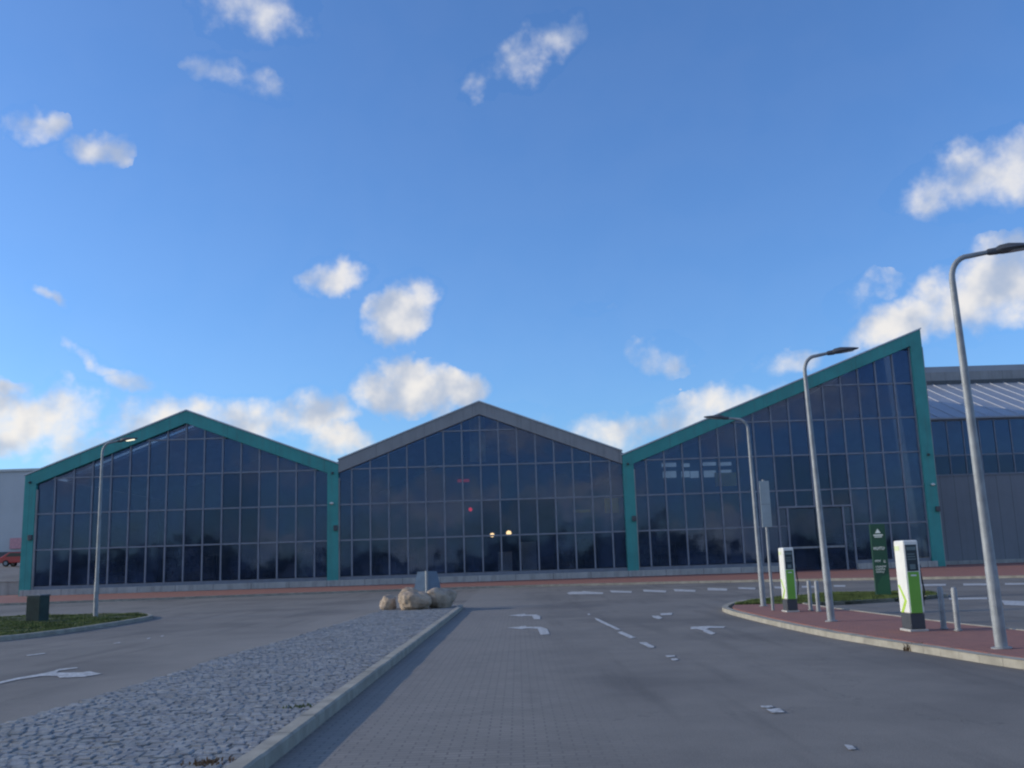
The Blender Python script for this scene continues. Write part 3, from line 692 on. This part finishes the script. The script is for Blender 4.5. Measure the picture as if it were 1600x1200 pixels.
prof_ = [(-1.9, .35), (1.9, .35), (1.95, .7), (1.75, .86), (1.0, .95), (.45, 1.38), (-.9, 1.42), (-1.6, 1.0), (-1.9, .9)]
MB().prism(prof_, -.82, .82).build('body', M_REDP, cr, bevel=.06)
for y_ in (-.84, .80): MB().prism([(-1.3, .96), (.85, .96), (.38, 1.30), (-.85, 1.34)], y_, y_+.04).build('side_window', M_CARW, cr)
for xx in (-1.2, 1.2):
    for y_ in (-.86, .62):
        wo = MB().tube([(xx, y_, .32), (xx, y_+.24, .32)], .32, 20).build('wheel', M_TYRE, cr); MB().tube([(xx, y_-.01, .32), (xx, y_+.25, .32)], .18, 16).build('rim', M_GALV, wo)
MB().box(1.88, 1.97, -.7, -.4, .62, .76).build('headlight', M_WHITEP, cr); MB().box(1.88, 1.97, .4, .7, .62, .76).build('headlight', M_WHITEP, cr)

# ------------------------------------------------------------------ street lamps
def make_lamp():
    r = empty('street_lamp', (0, 0, 0))
    b = MB(); b.tube([(0, 0, 0), (0, 0, .02)], .15, 20); b.build('base_plate', M_GALV, r)
    H = 6.3; path = [(0, 0, z) for z in (0, .35, 1.2, 1.25, 2, 3, 4, 5, 5.8)]; rad = [.092, .092, .091, .084, .078, .071, .063, .056, .05]
    for k in range(1, 8):
        t = pi/2*k/7; path.append((.32*(1-cos(t)), 0, 5.8+.38*sin(t))); rad.append(.048-.001*k)
    path += [(.5, 0, 6.21), (.66, 0, 6.235)]; rad += [.04, .036]
    p = MB().tube(path, rad, 16).build('pole', M_GALV, r, smooth=True)
    MB().box(-.04, .04, -.096, -.086, .5, .85).build('access_door', M_GALV, p)
    # lantern: a flat tapered head on a knuckle
    b = MB(); b.tube([(.6, 0, 6.225), (.66, 0, 6.235), (.8, 0, 6.25), (.86, 0, 6.255)], [.03, .055, .06, .045], 12); b.build('knuckle', M_DARKM, r, smooth=True)
    st = [(.74, .05, .035), (.82, .11, .075), (.96, .15, .085), (1.15, .155, .06), (1.34, .13, .035), (1.46, .07, .018)]
    b = MB(); vs = []; 
    for (x, w_, t_) in st:
        zc = 6.25+(x-.76)*.10
        vs += [(x, -w_, zc), (x, -w_*.8, zc-t_*.5), (x, w_*.8, zc-t_*.5), (x, w_, zc), (x, w_*.6, zc+t_), (x, -w_*.6, zc+t_)]
    fs = [(i*6+k, i*6+(k+1) % 6, (i+1)*6+(k+1) % 6, (i+1)*6+k) for i in range(len(st)-1) for k in range(6)]+[tuple(range(6)), tuple(range(6*len(st)-1, 6*len(st)-7, -1))]
    b.add(vs, fs); hd = b.build('lantern', M_DARKM, r, smooth=True)
    MB().add([(1.0, -.09, 6.242), (1.34, -.08, 6.285), (1.34, .08, 6.285), (1.0, .09, 6.242), (1.0, -.09, 6.225), (1.34, -.08, 6.268), (1.34, .08, 6.268), (1.0, .09, 6.225)], [(0, 1, 2, 3), (7, 6, 5, 4), (0, 1, 5, 4), (1, 2, 6, 5), (2, 3, 7, 6), (3, 0, 4, 7)]).build('lens', mat('lamp_lens', (.35, .36, .34), .2), hd)
    return r
lp = make_lamp()
LAMPS = [(G(1565, 1012, .11), R(2), 0.945, 'nearest and tallest grey street lamp, right of the nearer charging post'),
         (G(1299, 970, .11), R(2), 0.933, 'street lamp on the red brick island between the two charging posts'),
         (G(1193, 946.5, .11), R(172), 0.883, 'farthest lamp of the right island, in the grass tip with its arm pointing left'),
         (G(149, 964, .11), R(4), 1.029, 'lone street lamp on the left grass island with a glinting head')]
for k, ((x, y), rz, sc, lb) in enumerate(LAMPS):
    o = lp if k == 0 else copy_tree(lp)
    o.location = (x, y, hgt(y)+.10); o.rotation_euler = (0, (-.018, -.02, .012, 0)[k], rz); o.scale = (.95 if k == 0 else .86, .86, sc); tag(o, lb, 'street lamp', 'street lamps round the junction')
# left lantern: its sun glint is put in as a glowing lens
for ch in bpy.data.objects:
    p_ = ch.parent
    if p_ and p_.name.startswith('lantern') and p_.parent == o and ch.name.startswith('lens'):
        ch.data = ch.data.copy(); ch.data.materials[0] = E_GLINT; ch.scale = (1, 1, 1)
        ch['label'] = 'lit pale yellow lens'

# ------------------------------------------------------------------ charging posts
def make_charger():
    r = empty('charging_post', (0, 0, 0)); w2, d = .135, .44
    MB().box(-w2-.03, w2+.03, -.03, d+.03, -.02, .025).build('footing', M_CONC, r, bevel=.01)
    MB().box(-w2, w2, 0, d, .025, .30).build('base', M_BASE, r, bevel=.02)
    body = MB().box(-w2-.004, w2+.004, -.004, d+.004, .302, 1.60).build('body', M_WHITEP, r, bevel=.028)
    MB().box(-w2+.035, w2-.035, -.012, -.0045, .31, 1.035).build('green_panel', M_GREEN, body)
    sc = MB().box(-w2+.035, w2-.035, -.013, -.0045, 1.05, 1.52).build('screen', M_SCREEN, body)
    b = MB(); b.box(-w2+.05, w2-.05, -.017, -.0135, 1.42, 1.48)
    for k in range(3): b.box(-w2+.055, w2-.08+.01*k, -.017, -.0135, 1.34-k*.045, 1.36-k*.045)
    b.box(-.05, .05, -.017, -.0135, 1.08, 1.17); b.build('display', M_SCRG, sc)
    MB().box(-.05, .05, -.016, -.0125, .96, .985).build('panel_lettering', M_WHITE, body)
    # lime chevron on the long side facing the road
    X = -w2-.0045
    b = MB(); pts = [(.03, .34), (.30, .56), (.10, .86), (.03, .86), (.03, .80), (.20, .56), (.03, .44)]
    def side(pts_):
        tr = tessellate_polygon([[Vector((p[0], p[1], 0)) for p in pts_]]); n = len(pts_)
        MBs = MB(); MBs.add([(X-.004, p[0], p[1]) for p in pts_]+[(X+.002, p[0], p[1]) for p in pts_], [tuple(t) for t in tr]+[(i, (i+1) % n, (i+1) % n+n, i+n) for i in range(n)]); return MBs
    side([(.41, .80), (.33, .80), (.06, .52), (.26, .31), (.37, .31), (.16, .53)]).build('chevron_stripe', M_LIME, body)
    side([(.40, 1.42), (.40, 1.50), (.18, 1.50), (.18, 1.42)]).build('top_mark', mat('pale_lime', (.62, .68, .42), .5), body)
    for z in (1.15,):
        s = MB().tube([(w2+.01, .2, z), (w2+.06, .2, z-.01), (w2+.07, .2, z-.06)], .035, 10).build('socket', M_BASE, body)
        MB().tube([(w2+.07, .2, z-.08), (w2+.12, .22, .7), (w2+.09, .25, .42), (w2+.05, .3, .36), (w2+.02, .3, .5)], .014, 8).build('charging_cable', M_TYRE, r, smooth=True)
    return r
c0 = make_charger()
for k, (x, y, rz, lb) in enumerate(((*G(1436, 985.5, .11), R(0), 'nearer white charging post with green front panel and lime chevron'), (*G(1239, 955.5, .11), R(0), 'farther white charging post with green front panel near the island tip'))):
    o = c0 if k == 0 else copy_tree(c0); o.location = (x, y, .11); o.rotation_euler.z = rz; tag(o, lb, 'charging post', 'charging posts on the red island')
# bollards
def make_bollard():
    r = empty('bollard', (0, 0, 0))
    MB().tube([(0, 0, -.05), (0, 0, .70), (0, 0, .735), (0, 0, .75)], [.05, .05, .04, .015], 16).build('post', M_GALV, r, smooth=True)
    MB().tube([(0, 0, 0), (0, 0, .012)], .075, 16).build('collar', M_GALV, r); return r
b0 = make_bollard()
for k, (px, py, lb) in enumerate(((1475, 982, 'left steel bollard of the pair beside the nearer charging post'), (1497, 985, 'right steel bollard of the pair beside the nearer charging post'), (1267, 953, 'left steel bollard of the pair beside the farther charging post'), (1279, 955, 'right steel bollard of the pair beside the farther charging post'))):
    x, y = G(px, py, .11); o = b0 if k == 0 else copy_tree(b0); o.location = (x, y, .11); tag(o, lb, 'bollard', 'steel bollards by the charging posts')
# green totem
x, y = G(1381, 930, .12)
tt = empty('advertising_totem', (x, y, .1), R(-16)); tag(tt, 'dark green advertising column with white lettering on the grass', 'sign')
bd = MB().box(-.24, .24, 0, .34, -.02, 2.36).build('panel', M_TOTEM, tt, bevel=.02)
b = MB().prism([(-.20, .02), (.22, .02), (.22, .72), (-.02, .62), (-.16, .35)], -.008, -.001); b.build('printed_shape', M_TOTEM2, bd)
b = MB()
b.prism([(-.09, 2.05), (.09, 2.05), (0, 2.20)], -.01, -.002)                                  # pointed emblem
b.box(-.15, .15, -.01, -.002, 1.965, 2.005); b.box(-.12, .12, -.01, -.002, 1.91, 1.94)
def letters(b, x0, x1, z, h, n):
    """word too small to read: strokes of letter size"""
    wd = (x1-x0)/n
    for i in range(n):
        a = x0+i*wd; b.box(a, a+wd*.28, -.01, -.002, z, z+h); kz = random.choice((0, .5, .8)); b.box(a+wd*.28, a+wd*.8, -.01, -.002, z+h*kz, z+h*(kz+.2))
letters(b, -.18, .18, 1.50, .10, 8); letters(b, -.17, .02, 1.10, .07, 5); letters(b, .10, .17, 1.08, .08, 2)
letters(b, -.17, .17, .92, .06, 9); letters(b, -.17, .13, .83, .06, 8); letters(b, -.17, .10, .75, .05, 7)
b.build('lettering', M_WHITE, bd)
# tall sign post with a narrow plate seen from behind
x, y = G(1208, 953, .11)
sp = empty('sign_post', (x, y, .1)); tag(sp, 'slim steel post carrying a tall narrow sign seen from behind', 'sign')
MB().tube([(0, 0, 0), (0, 0, 3.44)], .038, 14).build('pole', M_GALV, sp, smooth=True)
pt = MB().box(-.13, .13, -.075, -.055, 2.17, 3.40).build('sign_plate', mat('plate_back', (.36, .40, .41), .5, .1, 3, metal=.2), sp, bevel=.006)
MB().box(-.14, .14, -.085, -.076, 2.77, 2.785).box(-.13, .13, -.056, -.04, 2.4, 2.44).box(-.13, .13, -.056, -.04, 3.2, 3.24).build('bracket', M_GALV, pt)
# utility cabinet on the left grass
x, y = G(58, 971, .1)
uc = empty('litter_bin', (x, y, .09), R(-12)); tag(uc, 'squat dark green litter box on the left grass island', 'bin')
bo = MB().box(-.27, .27, -.25, .25, 0, .86).build('body', M_CAB, uc, bevel=.02)
MB().box(-.29, .29, -.27, .27, .862, .91).build('lid', M_CABT, uc, bevel=.012)
b = MB()
for k in range(7): b.box(-.25+k*.075, -.22+k*.075, -.262, -.251, .06, .82)
b.build('slats', M_CAB, bo)

# ------------------------------------------------------------------ boulders and the sign behind them
def boulder(loc, dim, seed, label, rz=0):
    from mathutils import noise as nz
    bm = bmesh.new(); bmesh.ops.create_icosphere(bm, subdivisions=5, radius=1)
    off = Vector((seed*3.1, seed*1.7, seed*.9))
    for v in bm.verts:
        d = v.co.normalized(); n1 = nz.noise(d*1.3+off); n2 = nz.noise(d*3.1+off); n3 = nz.noise(d*9+off)
        # flattened faces as on split field stones
        q = 1+.20*n1+.07*n2+.03*n3
        d2 = Vector((math.copysign(abs(d.x)**.88, d.x), math.copysign(abs(d.y)**.88, d.y), math.copysign(abs(d.z)**.85, d.z)))
        v.co = Vector((d2.x*dim[0], d2.y*dim[1], d2.z*dim[2]))*q
    me = bpy.data.meshes.new('boulder'); bm.to_mesh(me); bm.free()
    for p in me.polygons: p.use_smooth = True
    me.materials.append(M_ROCK); o = bpy.data.objects.new('boulder', me); S.collection.objects.link(o); o.location = loc; o.rotation_euler.z = rz
    return tag(o, label, 'boulder', 'boulders at the end of the median')
boulder((-4.58, 35.5, .30), (.27, .32, .30), 1, 'small brown boulder standing apart at the left')
boulder((-3.60, 35.0, .36), (.53, .45, .34), 2, 'large tan boulder in front of the sign, widest of the group')
boulder((-2.78, 35.7, .40), (.40, .75, .37), 5, 'grey brown boulder at the right end of the group', R(-25))
boulder((-3.95, 36.4, .44), (.36, .4, .37), 9, 'pale boulder half hidden behind the large tan one')
ks = empty('keep_side_sign', (-3.36, 37.0, .1)); tag(ks, 'blue grey back of a low traffic sign behind the boulders', 'sign')
MB().tube([(0, 0, 0), (0, 0, 1.28)], .055, 12).build('post', M_GALV, ks, smooth=True)
b = MB()
for s_ in (-1, 1):
    vs = [(0, .05, .55), (s_*.50, .22, .55), (s_*.48, .21, .72), (s_*.36, .17, 1.25), (0, .05, 1.27)]
    b.add(vs+[(p[0], p[1]+.02, p[2]) for p in vs], [(0, 1, 2, 3, 4), (9, 8, 7, 6, 5)]+[(i, (i+1) % 5, (i+1) % 5+5, i+5) for i in range(5)])
b.build('sign_plate', M_SIGNB, ks)

# ------------------------------------------------------------------ weeds, leaves
def tuft(px, py, o_, n, hh, mt, label, name='weed_tuft', cat='weed', sx_=.16):
    x, y = G(px, py, o_); b = MB()
    for _ in range(n):
        a = random.uniform(0, 2*pi); rr = random.uniform(0, sx_); bx, by = x+rr*cos(a), y+rr*sin(a)*.6; l = random.uniform(.4, 1)*hh
        dx, dy = random.uniform(-.6, .6)*l, random.uniform(-.6, .6)*l; wd = .006
        z = hgt(by)+o_
        b.add([(bx-wd, by, z), (bx+wd, by, z), (bx+dx*.5+wd, by+dy*.5, z+l*.7), (bx+dx*.5-wd, by+dy*.5, z+l*.7), (bx+dx, by+dy, z+l)], [(0, 1, 2, 3), (3, 2, 4)])
    return tag(b.build(name, mt, tri=True), label, cat)
tuft(1428, 1017, 0, 90, .14, M_BROWN, 'dry brown weed growing in the gutter of the charging island kerb')
tuft(140, 1103, .03, 70, .05, M_BROWN, 'flat brown weed at the left edge of the cobbled median')
tuft(326, 1193, .09, 80, .035, M_BROWN, 'brown leaves caught on the cobbles at the near kerb', 'leaf_litter', 'leaves', .22)
tuft(470, 1106, .09, 50, .04, M_GRASS, 'green moss tuft between cobbles beside the kerb', 'moss', 'moss', .2)

# ------------------------------------------------------------------ wood behind the viewer (mirrored in the glass)
b = MB()
for i in range(9000):
    x = random.uniform(-230, 230); top = 6.5+3.5*sin(x*.045)+2.2*sin(x*.13+1)+1.2*sin(x*.41)
    z = random.uniform(0, max(1.5, top)); y = -185+random.uniform(-9, 9); s_ = random.uniform(.7, 1.7)
    a = Vector((random.uniform(-1, 1), random.uniform(-1, 1), random.uniform(-1, 1))).normalized(); c_ = a.cross(Vector((.3, .5, .8))).normalized(); d_ = a.cross(c_)
    p = Vector((x, y, z)); b.add([p+c_*s_, p+d_*s_*.8, p-c_*s_, p-d_*s_*.8], [(0, 1, 2, 3)])
tag(b.build('distant_wood', M_LEAF, tri=True), 'dark belt of trees across the road, mirrored in the glass', 'trees', kind='stuff')
